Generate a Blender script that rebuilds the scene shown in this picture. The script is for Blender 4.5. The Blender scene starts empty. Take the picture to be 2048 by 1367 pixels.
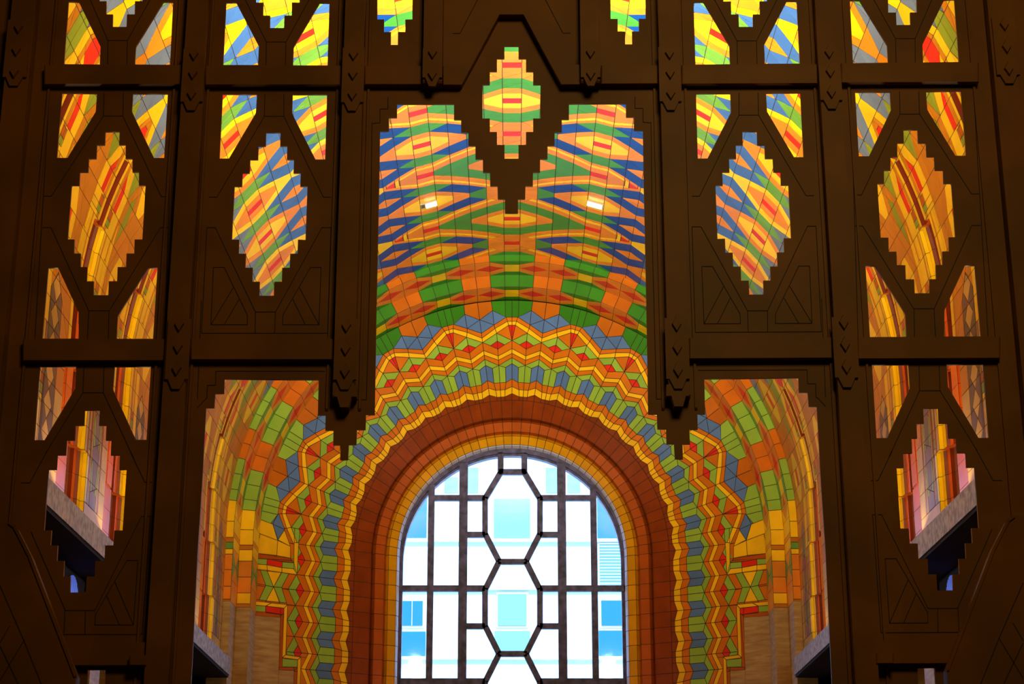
import bpy, bmesh, math, random
from mathutils import Vector, Matrix
random.seed(7)
S = bpy.context.scene
COL = S.collection

# ------------------------------------------------------------------ camera
F = 3590.0; PT = math.radians(18.4); CX, CY = 1024.0, 683.5
sP, cP = math.sin(PT), math.cos(PT)
cam = bpy.data.objects.new('camera', bpy.data.cameras.new('camera'))
COL.objects.link(cam); S.camera = cam
cam.data.sensor_width = 36.0; cam.data.lens = F / 2048 * 36.0
cam.data.clip_start = 0.05; cam.data.clip_end = 300
cam.location = (0, 0, 0); cam.rotation_euler = (math.pi / 2 + PT, 0, 0)
# ------------------------------------------------------------------ view
vs = S.view_settings
vs.view_transform = 'Standard'; vs.look = 'None'; vs.gamma = 1; vs.exposure = 0.0
vs.use_curve_mapping = False
# ------------------------------------------------------------------ world: daylight outside the window
w = bpy.data.worlds.new('world'); S.world = w; w.use_nodes = True
bg = w.node_tree.nodes['Background']
bg.inputs[0].default_value = (0.62, 0.80, 1.0, 1); bg.inputs[1].default_value = 5.0
sun = bpy.data.objects.new('sun', bpy.data.lights.new('sun', 'SUN')); COL.objects.link(sun)
sun.data.energy = 12.0; sun.data.color = (1, 0.97, 0.92); sun.data.angle = 0.02
sun.rotation_euler = (math.radians(42), math.radians(14), 0)
# ------------------------------------------------------------------ lamps of the hall, and added fill for the vault
def area(name, loc, target, sx, sy, power, colr, spread=180):
    l = bpy.data.lights.new(name, 'AREA'); l.shape = 'RECTANGLE'; l.size = sx; l.size_y = sy
    l.energy = power; l.color = colr; l.spread = math.radians(spread)
    o = bpy.data.objects.new(name, l); COL.objects.link(o)
    d = Vector(target) - Vector(loc)
    o.location = loc; o.rotation_euler = d.to_track_quat('-Z', 'Y').to_euler()
    return o
WARM = (1.0, 0.90, 0.70)
for sx in (-1, 1):
    for y, pw in ((15.0, 28), (17.6, 32), (19.75, 31), (21.95, 30), (24.1, 24), (26.3, 16)):      # lamps lying on the ledge
        area('cove_light', (sx * 4.54, y, 4.255), (-sx * 2.5, y + 1.2, 8.6), 0.8, 0.05, pw, (1.0, 0.84, 0.52))
    for z in (5.2, 7.0):                                 # added fill for the vault, hidden behind the tall posts
        area('vault_fill', (sx * 2.62, 13.95, z), (sx * 1.8, 19.5, 11.2), 0.15, 0.8, 70.0, WARM, 100)
        area('vault_fill', (sx * 1.36, 13.95, z + 0.9), (-sx * 0.2, 19.4, 11.4), 0.15, 0.8, 178.0, WARM, 86)
# faint lamp in the dark room on the camera side
area('hall_light', (2.5, 2.0, 10.5), (0.3, 13.2, 5.0), 3.0, 3.0, 380.0, (1.0, 0.68, 0.20))

# ------------------------------------------------------------------ materials
def lin(c):
    c = c / 255.0
    return c / 12.92 if c <= 0.04045 else ((c + 0.055) / 1.055) ** 2.4
def RGB(r, g, b): return (lin(r), lin(g), lin(b), 1)
def newmat(name):
    m = bpy.data.materials.new(name); m.use_nodes = True
    return m, m.node_tree, m.node_tree.nodes['Principled BSDF']
def tilemat(name, rgb, rough=0.32, mott=0.10):
    m, t, b = newmat(name)
    at = t.nodes.new('ShaderNodeAttribute'); at.attribute_name = 'tone'
    no = t.nodes.new('ShaderNodeTexNoise'); no.inputs['Scale'].default_value = 3.5; no.inputs['Detail'].default_value = 5
    geo = t.nodes.new('ShaderNodeNewGeometry'); t.links.new(geo.outputs['Position'], no.inputs['Vector'])
    mr = t.nodes.new('ShaderNodeMapRange'); mr.inputs[1].default_value = 0.3; mr.inputs[2].default_value = 0.7
    mr.inputs[3].default_value = 1 - mott; mr.inputs[4].default_value = 1 + mott
    t.links.new(no.outputs['Fac'], mr.inputs[0])
    mu = t.nodes.new('ShaderNodeMath'); mu.operation = 'MULTIPLY'
    t.links.new(mr.outputs[0], mu.inputs[0]); t.links.new(at.outputs['Fac'], mu.inputs[1])
    vm = t.nodes.new('ShaderNodeVectorMath'); vm.operation = 'SCALE'
    vm.inputs[0].default_value = RGB(*rgb)[:3]; t.links.new(mu.outputs[0], vm.inputs['Scale'])
    t.links.new(vm.outputs[0], b.inputs['Base Color'])
    b.inputs['Roughness'].default_value = rough; b.inputs['Specular IOR Level'].default_value = 0.2
    bp = t.nodes.new('ShaderNodeBump'); bp.inputs['Strength'].default_value = 0.12; bp.inputs['Distance'].default_value = 0.02
    t.links.new(no.outputs['Fac'], bp.inputs['Height']); t.links.new(bp.outputs[0], b.inputs['Normal'])
    return m
PAL = {
 'Y': ('yellow_tile', (255, 206, 12)), 'O': ('orange_tile', (236, 138, 28)), 'R': ('red_tile', (228, 40, 18)),
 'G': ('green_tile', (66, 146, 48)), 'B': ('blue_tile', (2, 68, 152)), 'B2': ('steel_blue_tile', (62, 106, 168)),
 'B3': ('grey_blue_tile', (108, 122, 138)), 'G2': ('leaf_green_tile', (104, 160, 58)), 'G3': ('olive_green_tile', (138, 148, 34)),  # steel, grey, leaf and olive copies: grazing glaze light mixed into the colour
 'O2': ('amber_tile', (200, 120, 14)), 'Y2': ('golden_tile', (240, 188, 16)),
 'S': ('slate_blue_wall_tile', (90, 126, 176)), 'L': ('lime_green_wall_tile', (150, 188, 60)), 'WO': ('orange_wall_tile', (216, 116, 6)),
 'WY': ('yellow_wall_tile', (255, 200, 14)), 'N': ('rust_brown_tile', (142, 58, 4)), 'NO': ('rust_orange_tile', (186, 86, 6)), 'NY': ('mustard_tile', (232, 164, 4)),
 'DG': ('deep_green_tile', (56, 130, 20)), 'DO': ('deep_orange_tile', (196, 104, 4)),
 'M': ('mauve_brown_tile', (128, 88, 84)), 'K': ('gold_stone_tile', (196, 152, 76)), 'D': ('dark_brown_stone_tile', (106, 72, 60)),
 'X': ('oxblood_glaze', (124, 44, 16)), 'XO': ('orange_glaze', (236, 104, 30)), 'XP': ('plum_brown_glaze', (150, 86, 66)),
 'C': ('cream_tile', (250, 226, 150)), 'W': ('white_tile', (226, 222, 230)),
}
MATS = {}
for k_, (n_, c_) in PAL.items():
    MATS[k_] = tilemat(n_, c_, 0.22 if k_.startswith('X') else 0.34, 0.16 if k_ in 'KDN' else 0.08)
def plain(name, rgb, rough=0.6, metal=0.0, noise=0.0, scale=4.0, bump=0.0, rgb2=None, stretch=1.0):
    m, t, b = newmat(name)
    b.inputs['Base Color'].default_value = RGB(*rgb); b.inputs['Roughness'].default_value = rough; b.inputs['Metallic'].default_value = metal
    if noise or rgb2:
        no = t.nodes.new('ShaderNodeTexNoise'); no.inputs['Scale'].default_value = scale; no.inputs['Detail'].default_value = 8
        geo = t.nodes.new('ShaderNodeNewGeometry'); vmm = t.nodes.new('ShaderNodeVectorMath'); vmm.operation = 'MULTIPLY'; vmm.inputs[1].default_value = (1, 1, stretch)
        t.links.new(geo.outputs['Position'], vmm.inputs[0]); t.links.new(vmm.outputs[0], no.inputs['Vector'])
        cr = t.nodes.new('ShaderNodeValToRGB'); cr.color_ramp.elements[0].position = 0.35; cr.color_ramp.elements[1].position = 0.68
        a = rgb2 or tuple(c * (1 - noise) for c in rgb)
        cr.color_ramp.elements[0].color = RGB(*a); cr.color_ramp.elements[1].color = RGB(*rgb)
        t.links.new(no.outputs['Fac'], cr.inputs[0]); t.links.new(cr.outputs[0], b.inputs['Base Color'])
        if bump:
            bp = t.nodes.new('ShaderNodeBump'); bp.inputs['Strength'].default_value = bump; bp.inputs['Distance'].default_value = 0.02
            t.links.new(no.outputs['Fac'], bp.inputs['Height']); t.links.new(bp.outputs[0], b.inputs['Normal'])
    return m
GROUT = plain('dark_grout', (52, 34, 16), 0.9)
BRONZE = plain('dark_bronze_metal', (122, 72, 4), 0.5, 0.0, 0.2, 1.6)
BRONZE.node_tree.nodes['Principled BSDF'].inputs['Specular IOR Level'].default_value = 0.22
BRONZE_SEAM = plain('bronze_seam', (26, 14, 6), 0.8)
TRAV = plain('travertine', (190, 156, 92), 0.55, 0, 0, 3.0, 0.25, (158, 120, 62), 7.0)
LEDGE = plain('pitted_limestone', (188, 176, 164), 0.6, 0, 0, 14.0, 0.35, (128, 112, 100))
DARK = plain('dark_plaster', (40, 27, 18), 0.9, 0, 0.2)
FLOORM = plain('brown_terrazzo', (92, 62, 40), 0.35, 0, 0.3, 20)
IRON = plain('grey_blue_iron', (92, 90, 132), 0.5, 0.3, 0.45, 9.0, 0.1)
FACADE = plain('white_glazed_brick', (245, 245, 242), 0.6, 0, 0.03)

# ------------------------------------------------------------------ mesh builder
class MB:
    def __init__(s): s.v = []; s.f = []; s.m = []; s.t = []; s.mats = []
    def mi(s, mat):
        if mat not in s.mats: s.mats.append(mat)
        return s.mats.index(mat)
    def face(s, pts, mat, tone=1.0):
        i = len(s.v); s.v += [tuple(p) for p in pts]; s.f.append(tuple(range(i, i + len(pts)))); s.m.append(s.mi(mat)); s.t.append(tone)
    def box(s, a, b, mat):
        x0, y0, z0 = a; x1, y1, z1 = b
        P = [(x0,y0,z0),(x1,y0,z0),(x1,y1,z0),(x0,y1,z0),(x0,y0,z1),(x1,y0,z1),(x1,y1,z1),(x0,y1,z1)]
        for q in ((0,3,2,1),(4,5,6,7),(0,1,5,4),(1,2,6,5),(2,3,7,6),(3,0,4,7)): s.face([P[k] for k in q], mat)
    def prism(s, front, dy, mat, bevel=0.0):
        # front: polygon of points in a plane of constant y (counter-clockwise seen from the camera side); dy: thickness away from the camera
        n = len(front); f = [Vector(p) for p in front]
        c = sum(f, Vector()) / n
        if bevel:
            top = [p + (c - p).normalized() * bevel * 1.3 for p in f]
            side = [p + Vector((0, bevel, 0)) for p in f]
            s.face(top, mat)
            for i in range(n): s.face([side[i], side[(i+1)%n], top[(i+1)%n], top[i]], mat)
        else:
            side = f; s.face(f, mat)
        back = [Vector((p.x, f[0].y + dy, p.z)) for p in f]
        for i in range(n): s.face([back[i], back[(i+1)%n], side[(i+1)%n], side[i]], mat)
        s.face(list(reversed(back)), mat)
    def tile(s, pts, mat, eye, inset=0.0052, raise_=0.004, joint=None):
        P = []
        for p in pts:
            p = Vector(p)
            if not P or (p-P[-1]).length > 0.004: P.append(p)
        while len(P) > 1 and (P[0]-P[-1]).length <= 0.004: P.pop()
        k = 0
        while k < len(P) and len(P) > 3:      # drop points lying on a straight edge
            a, b, d = P[k-1], P[k], P[(k+1) % len(P)]
            if (b-a).normalized().cross((d-b).normalized()).length < 0.01: P.pop(k)
            else: k += 1
        n = len(P)
        if n < 3: return
        nr = Vector()
        for i in range(n): nr += P[i].cross(P[(i+1)%n])
        if nr.length < 2e-5: return
        nr.normalize(); c = sum(P, Vector()) / n
        if nr.dot(Vector(eye) - c) < 0: P.reverse(); nr = -nr
        s.face(P, joint or GROUT)
        tone = random.uniform(0.90, 1.06)
        for ins in (inset, inset*.5, inset*.2):
            Q = []
            for i in range(n):
                a, b, d = P[i-1], P[i], P[(i+1)%n]
                e1 = (b - a).normalized(); e2 = (d - b).normalized()
                n1 = nr.cross(e1); n2 = nr.cross(e2); bs = n1 + n2; k = bs.length_squared
                Q.append(b + n1 * ins if k < 0.02 else b + bs * (2 * ins / k))
            if all((Q[(i+1)%n] - Q[i]).dot(P[(i+1)%n] - P[i]) > 0 for i in range(n)): break
        else: Q = P
        T = [q + nr * raise_ for q in Q]
        s.face(T, mat, tone)
        for i in range(n): s.face([Q[i], Q[(i+1)%n], T[(i+1)%n], T[i]], mat, tone)
    def build(s, name, parent=None, kind=None, merge=False):
        me = bpy.data.meshes.new(name); me.from_pydata(s.v, [], s.f)
        for mt in s.mats: me.materials.append(mt)
        me.polygons.foreach_set('material_index', s.m)
        at = me.attributes.new('tone', 'FLOAT', 'FACE'); at.data.foreach_set('value', s.t)
        me.update()
        if merge:
            bm = bmesh.new(); bm.from_mesh(me); bmesh.ops.remove_doubles(bm, verts=bm.verts, dist=1e-5); bm.to_mesh(me); bm.free()
        o = bpy.data.objects.new(name, me); COL.objects.link(o)
        if parent: o.parent = parent
        if kind: o['kind'] = kind
        return o
def tag(o, label, cat, group=None):
    o['label'] = label; o['category'] = cat
    if group: o['group'] = group
    return o
def empty(name, loc=(0,0,0)):
    o = bpy.data.objects.new(name, None); COL.objects.link(o); o.location = loc; o.empty_display_size = 0.2
    return o
def inv(o, p):   # parent keeps world coordinates of mesh data
    o.parent = p; o.matrix_parent_inverse = Matrix.Translation(-p.location)
    return o

# ------------------------------------------------------------------ polygon painting
def area2(P): return 0.5 * sum(P[i-1][0]*P[i][1] - P[i][0]*P[i-1][1] for i in range(len(P)))
def clip(P, a, b, keep):     # keep left (+1) / right (-1) of the line a -> b
    out = []; n = len(P)
    def d(p): return keep * ((b[0]-a[0])*(p[1]-a[1]) - (b[1]-a[1])*(p[0]-a[0]))
    for i in range(n):
        p, q = P[i], P[(i+1)%n]; dp, dq = d(p), d(q)
        if dp >= -1e-9: out.append(p)
        if (dp > 1e-9 and dq < -1e-9) or (dp < -1e-9 and dq > 1e-9):
            t = dp/(dp-dq); out.append((p[0]+(q[0]-p[0])*t, p[1]+(q[1]-p[1])*t))
    return out
def paint(pieces, P, colr, eps=0.0006):
    if area2(P) < 0: P = P[::-1]
    res = []
    us = [p[0] for p in P]; vs_ = [p[1] for p in P]
    for Q, c in pieces:
        if max(q[0] for q in Q) <= min(us)+1e-6 or min(q[0] for q in Q) >= max(us)-1e-6 or max(q[1] for q in Q) <= min(vs_)+1e-6 or min(q[1] for q in Q) >= max(vs_)-1e-6:
            res.append((Q, c)); continue
        Rr = Q; outs = []
        for i in range(len(P)):
            a, b = P[i], P[(i+1)%len(P)]
            o = clip(Rr, a, b, -1)
            if len(o) > 2 and abs(area2(o)) > eps: outs.append((o, c))
            Rr = clip(Rr, a, b, 1)
            if len(Rr) < 3 or abs(area2(Rr)) < eps: Rr = None; break
        if Rr is None: res.append((Q, c))
        else:
            res += outs
            if colr is not None: res.append((Rr, colr))
    return res

# ------------------------------------------------------------------ vault: u = tile columns from the crown, v = pattern rows from the end
ZC = 6.40; RV = 4.72; XD = 0.07; U = math.radians(90/27.5); UW = RV*U; Y0 = 27.07
H0 = 1.0805
def vpt(u, v, side, dep=0.0):
    au = abs(u)
    h = H0 + min(au, 15)/15*0.0125
    y = Y0 - v*h
    if v <= -1.49: y = 28.69
    def P(k):
        if k <= 27.5:
            a = k*U; return ((RV-XD+dep)*math.sin(a), ZC+(RV+dep)*math.cos(a))
        return (RV-XD+dep, ZC-(k-27.5)*UW)
    s = -1 if u < 0 else 1
    j0 = math.floor(au-0.5)+0.5; j1 = j0+1
    if j0 < 0: a = P(0.5); b = a; t = au/0.5; x, z = a[0]*t, a[1]
    else:
        a, b = P(j0), P(j1); t = au-j0; x = a[0]+(b[0]-a[0])*t; z = a[1]+(b[1]-a[1])*t
    return Vector((x*s*side, y, z))
NW = [0.07, 0.22, 0.36, 0.52, 0.66]                  # half widths of the niche at each stage
STG = [20.5, 23.5, 26.5, 29.5, 32.5, 35.5]
def hexo(c, v, du2, dv0, du1, dv1): # hexagonal eye
    return [(c-du2, v-dv0),(c-du1, v-dv1),(c+du1, v-dv1),(c+du2, v-dv0),(c+du2, v+dv0),(c+du1, v+dv1),(c-du1, v+dv1),(c-du2, v+dv0)]
def rows(P): return [P, [(a, -b) for a, b in P]]
def domain(variant):
    pcs = []
    for k in range(0, 36):
        a, b = (k-0.5, k+0.5)
        if k < 9: bc = 'B'  # blue greys down the sides: warm glaze sheen put into the tile colour
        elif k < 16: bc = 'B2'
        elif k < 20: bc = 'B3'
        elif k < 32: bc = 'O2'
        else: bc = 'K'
        for c0, c1 in ((-1.5, -0.5), (-0.5, 0.5)):
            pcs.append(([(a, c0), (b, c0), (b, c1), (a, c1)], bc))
    L = []
    def add(P, c): L.append((P, c))
    def both(P, c):      # v -> -v, and into the odd row too
        for q in rows(P): add(q, c)
    def gg(u): return 'G' if u < 9 else ('G2' if u < 18 else 'G3')  # greens yellow down the sides, the same sheen put into their colour
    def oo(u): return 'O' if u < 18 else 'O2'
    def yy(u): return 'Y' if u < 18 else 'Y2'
    # odd rows are centred on v=-1 in this domain (mirror image of v=+1)
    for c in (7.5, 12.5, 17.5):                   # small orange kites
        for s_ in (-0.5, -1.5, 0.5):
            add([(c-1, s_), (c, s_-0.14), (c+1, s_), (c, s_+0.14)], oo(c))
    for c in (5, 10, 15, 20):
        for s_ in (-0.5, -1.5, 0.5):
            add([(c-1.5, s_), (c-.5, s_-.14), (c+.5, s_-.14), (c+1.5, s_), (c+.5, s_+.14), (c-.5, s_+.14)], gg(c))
    add([(-1.5, -1.21), (1.5, -1.21), (1.5, -.79), (-1.5, -.79)], 'O')
    add([(1.5, -1.21), (2.5, -1.07), (2.5, -.93), (1.5, -.79)], 'G')
    for c in (10, 15):
        add(hexo(c, 0, 2.5, .07, .5, .36), 'Y'); add(hexo(c, 0, 1.5, .07, .5, .22), 'O'); add(hexo(c, 0, .5, .07, .499, .07), 'R')
    # great eye round the crown
    for dv in (0.0, -2.0):
        add([(4.5, -.36+dv), (5.5, -.36+dv), (7.5, -.073+dv), (7.5, .073+dv), (5.5, .36+dv), (4.5, .36+dv)], 'O')
        add([(-.5, -.93+dv), (.5, -.93+dv), (4.5, -.36+dv), (4.5, .36+dv), (.5, .93+dv), (-.5, .93+dv)], 'O')
        add([(4.5, -.29+dv), (5.5, -.29+dv), (6.8, -.10+dv), (6.8, .10+dv), (5.5, .29+dv), (4.5, .29+dv)], 'Y')
        add([(4.5, -.22+dv), (5.5, -.22+dv), (6.55, -.075+dv), (6.55, .075+dv), (5.5, .22+dv), (4.5, .22+dv)], 'O')
        add([(6.82, -.09+dv), (7.33, -.02+dv), (7.33, .02+dv), (6.82, .09+dv)], 'R')
        for sg in (1, -1):
            add([(4.5, sg*.22+dv), (4.5, sg*.29+dv), (1.15, sg*.775+dv), (.98, sg*.73+dv)], 'Y')
        add([(-.5, -.645+dv), (.5, -.645+dv), (4.5, -.073+dv), (4.5, .073+dv), (.5, .645+dv), (-.5, .645+dv)], 'G')
        add([(4.5, -.073+dv), (5.5, -.073+dv), (5.5, .073+dv), (4.5, .073+dv)], 'R')
        add([(-.5, -.36+dv), (.5, -.36+dv), (2.5, -.068+dv), (2.5, .068+dv), (.5, .36+dv), (-.5, .36+dv)], 'O')
        add([(-.5, -.215+dv), (.5, -.215+dv), (1.5, -.07+dv), (1.5, .07+dv), (.5, .215+dv), (-.5, .215+dv)], 'Y')
        add([(-.5, -.073+dv), (.5, -.073+dv), (.5, .073+dv), (-.5, .073+dv)], 'R')
    add([(-.5, -1.073), (.5, -1.073), (.5, -.927), (-.5, -.927)], 'R')
    # column 20, even row: the head of the niche
    both([(21.5, .34), (22.5, .34), (22.5, .50), (21.5, .50)], 'Y2')
    both([(20.9, .745), (21.45, .64), (22.45, .625), (23.4, .63), (22.3, .78)], 'G3')
    add([(17.5, -.07), (19.5, -.36), (20.5, -.36), (20.5, .36), (19.5, .36), (17.5, .07)], 'Y2')
    add([(20.5, -.36), (21.5, -.48), (21.5, .48), (20.5, .36)], 'Y2')
    add([(21.5, -.48), (23.5, -.48), (23.5, .48), (21.5, .48)], 'Y2')
    add([(18.5, -.07), (19.5, -.22), (20.5, -.22), (20.5, .22), (19.5, .22), (18.5, .07)], 'O2')
    add([(18.9, -.05), (19.5, -.14), (20.1, -.14), (20.5, 0), (20.1, .14), (19.5, .14), (18.9, .05)], 'R')
    both([(20.1, .14), (20.5, 0.0), (20.5, .13)], 'Y2')
    both([(20.4, .13), (21.5, .22), (21.5, .34)], 'R')
    both([(21.5, .22), (22.5, .22), (22.5, .34), (21.5, .34)], 'R')
    both([(20.5, .13), (23.5, .13), (23.5, .21), (20.5, .21)], 'O2')
    both([(22.6, .14), (23.0, .14), (23.0, .27), (22.6, .27)], 'NO')
    both([(23.0, .14), (23.3, .14), (23.3, .27), (23.0, .27)], 'G3')
    # stage stripes beside the niche
    for (u0, u1, bands) in ((23.5, 26.5, ((.22,.28,'Y2'),(.28,.32,'O2'),(.32,.46,'Y2'),(.46,.50,'O2'),(.50,.60,'Y2'))),
                            (26.5, 29.5, ((.36,.46,'Y2'),(.46,.55,'O2'),(.55,.60,'Y2'),(.60,.64,'O2'),(.64,.80,'Y2'))),
                            (29.5, 32.5, ((.52,.60,'K'),(.60,.66,'XP'),(.66,.72,'K'),(.72,.76,'XP'),(.76,.82,'K'))),
                            (32.5, 34.5, ((.66,.72,'C'),(.72,.84,'K')))):
        for a, b, c in bands: both([(u0, a), (u1, a), (u1, b), (u0, b)], c)
    both([(22.5, .55), (24.5, .52), (24.5, .61), (23.5, .60)], 'Y2')
    both([(24.4, .42), (25.5, .44), (25.5, .56), (24.4, .53)], 'Y2')
    for s_, b0, b1 in ((26.5, .34, .46), (29.5, .50, .61), (32.5, .70, .80)):
        both([(s_-1.0, b0), (s_-.62, b0), (s_-.62, b1), (s_-1.0, b1)], 'NO')
        both([(s_-.62, b0), (s_-.22, b0), (s_-.22, b1), (s_-.62, b1)], 'G3')
        both([(s_-.22, b0), (s_+.06, b0), (s_+.06, b1), (s_-.22, b1)], 'Y2')
    # yellow eyes of the odd row
    for c in (5, 10, 15, 20, 25):
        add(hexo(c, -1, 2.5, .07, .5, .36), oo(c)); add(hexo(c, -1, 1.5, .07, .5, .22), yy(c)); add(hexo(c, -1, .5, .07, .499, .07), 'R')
    # panels under the odd row
    fw = .22
    if variant == 0:
        add([(27.15, -1.0), (28.1, -1-fw), (34.5, -1-fw), (34.5, -1+fw), (28.1, -1+fw)], 'D')
        z = 27.25
        while z < 34.2:
            add([(z, -1.0), (z+.55, -1.14), (z+1.12, -1.0), (z+.55, -.86)], 'K'); z += 1.14
    else:
        add([(27.5, -1.0), (28.3, -1-.15), (34.5, -1-.15), (34.5, -1+.15), (28.3, -1+.15)], 'M')
        for sg in (1, -1):
            for z in (28.6, 30.6, 32.5):
                add([(z, -1+sg*.10), (z+.2, -1+sg*.17), (z+1.4, -1+sg*.13), (z+1.3, -1+sg*.06)], 'G3')
            add([(30.0, -1+sg*.2), (34.5, -1+sg*.2), (34.5, -1+sg*.26), (30.0, -1+sg*.26)], 'XP')
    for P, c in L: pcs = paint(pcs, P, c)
    for n in range(5):
        pcs = paint(pcs, [(STG[n], -NW[n]), (STG[n+1] if n < 4 else 36, -NW[n]), (STG[n+1] if n < 4 else 36, NW[n]), (STG[n], NW[n])], None)
    return pcs
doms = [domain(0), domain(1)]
EYEV = (0, 20.0, 4.0)
def build_vault():
    m = MB()
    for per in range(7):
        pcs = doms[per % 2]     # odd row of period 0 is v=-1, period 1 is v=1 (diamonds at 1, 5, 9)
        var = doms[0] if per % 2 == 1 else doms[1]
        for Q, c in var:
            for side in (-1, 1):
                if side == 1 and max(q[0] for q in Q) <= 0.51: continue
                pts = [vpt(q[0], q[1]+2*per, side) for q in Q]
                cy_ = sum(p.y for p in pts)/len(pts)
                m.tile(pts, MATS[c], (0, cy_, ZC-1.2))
    return m.build('ceiling', kind='structure')
build_vault()

# niches in the side walls -------------------------------------------------
def nprofile(n):
    H = H0+.0125; w = NW[n]*H
    st = {0: 1, 1: 2, 2: 3, 3: 3, 4: 4}[n]
    pts = [(w, 0.0)]; d = 0; x = w
    stepw = (w-{0: .04, 1: .04, 2: .06, 3: .20, 4: .30}[n])/st if n else 0.05
    for j in range(st):
        d += 0.045 if n else 0.035
        pts.append((x-0.022, d)); x -= stepw
        if j < st-1: pts.append((x, d+.008))
    if n >= 3:
        cw, do = ((.13, .08), (.23, .10))[n-3]; pts += [(cw+.015, d+.005), (cw, do)]
    full = pts + [(-a, b) for a, b in reversed(pts)]
    return full
def pf(prof, x):
    for i in range(len(prof)-1):
        a, b = prof[i], prof[i+1]
        if b[0]-1e-9 <= x <= a[0]+1e-9:
            return a[1] if a[0]-b[0] < 1e-6 else a[1]+(b[1]-a[1])*(a[0]-x)/(a[0]-b[0])
    return 0.0
NCOL = ['Y', 'Y', 'XP', 'XO', 'X', 'XP', 'XO', 'X', 'XP', 'XO', 'XO']
def build_niches(side, name):
    m = MB(); H = H0+.0125
    for v0 in range(0, 13, 2):
        for n in range(5):
            pr = nprofile(n); L = len(pr)-1
            u = STG[n]
            while u < STG[n+1]-.01:
                u2 = min(u+1, STG[n+1])
                for i in range(L):
                    a, b = pr[i], pr[i+1]
                    k = min(i, L-1-i)
                    if n == 0: c = 'X'
                    else: c = NCOL[min(k, 10)]
                    if i == L//2: c = 'XO' if n >= 3 else 'X'
                    if n == 4 and abs(i-L//2) in (1, 2): c = 'C'
                    if n == 3 and abs(i-L//2) in (1, 2): c = 'XO'
                    q = [vpt(u, v0-a[0]/H*-1, side, a[1]), vpt(u2, v0+a[0]/H, side, a[1]), vpt(u2, v0+b[0]/H, side, b[1]), vpt(u, v0+b[0]/H, side, b[1])]
                    m.tile(q, MATS[c], (0, q[0].y + (3 if (a[1] < b[1]) == (a[0] > 0) and False else 0), q[0].z-0.6), 0.003, 0.003)
                u = u2
            up = nprofile(n-1) if n else [(0.001, 0), (-0.001, 0)]
            xs = sorted(set([p[0] for p in pr]+[p[0] for p in up]), reverse=True)
            for i in range(len(xs)-1):
                a, b = xs[i], xs[i+1]
                if a-b < 0.004: continue
                fa, fb = pf(pr, a-1e-6), pf(pr, b+1e-6); ga, gb = pf(up, a-1e-6), pf(up, b+1e-6)
                if fa-ga < 0.003 and fb-gb < 0.003: continue
                q = [vpt(STG[n], v0+a/H, side, ga), vpt(STG[n], v0+b/H, side, gb), vpt(STG[n], v0+b/H, side, fb), vpt(STG[n], v0+a/H, side, fa)]
                m.tile(q, MATS['Y' if abs(a+b)/2 > NW[n]*H-.13 else 'XO'], (0, q[0].y, -5), 0.002, 0.002)
    return m.build(name, kind='structure')
build_niches(-1, 'trim_1'); build_niches(1, 'trim_2')

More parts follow.
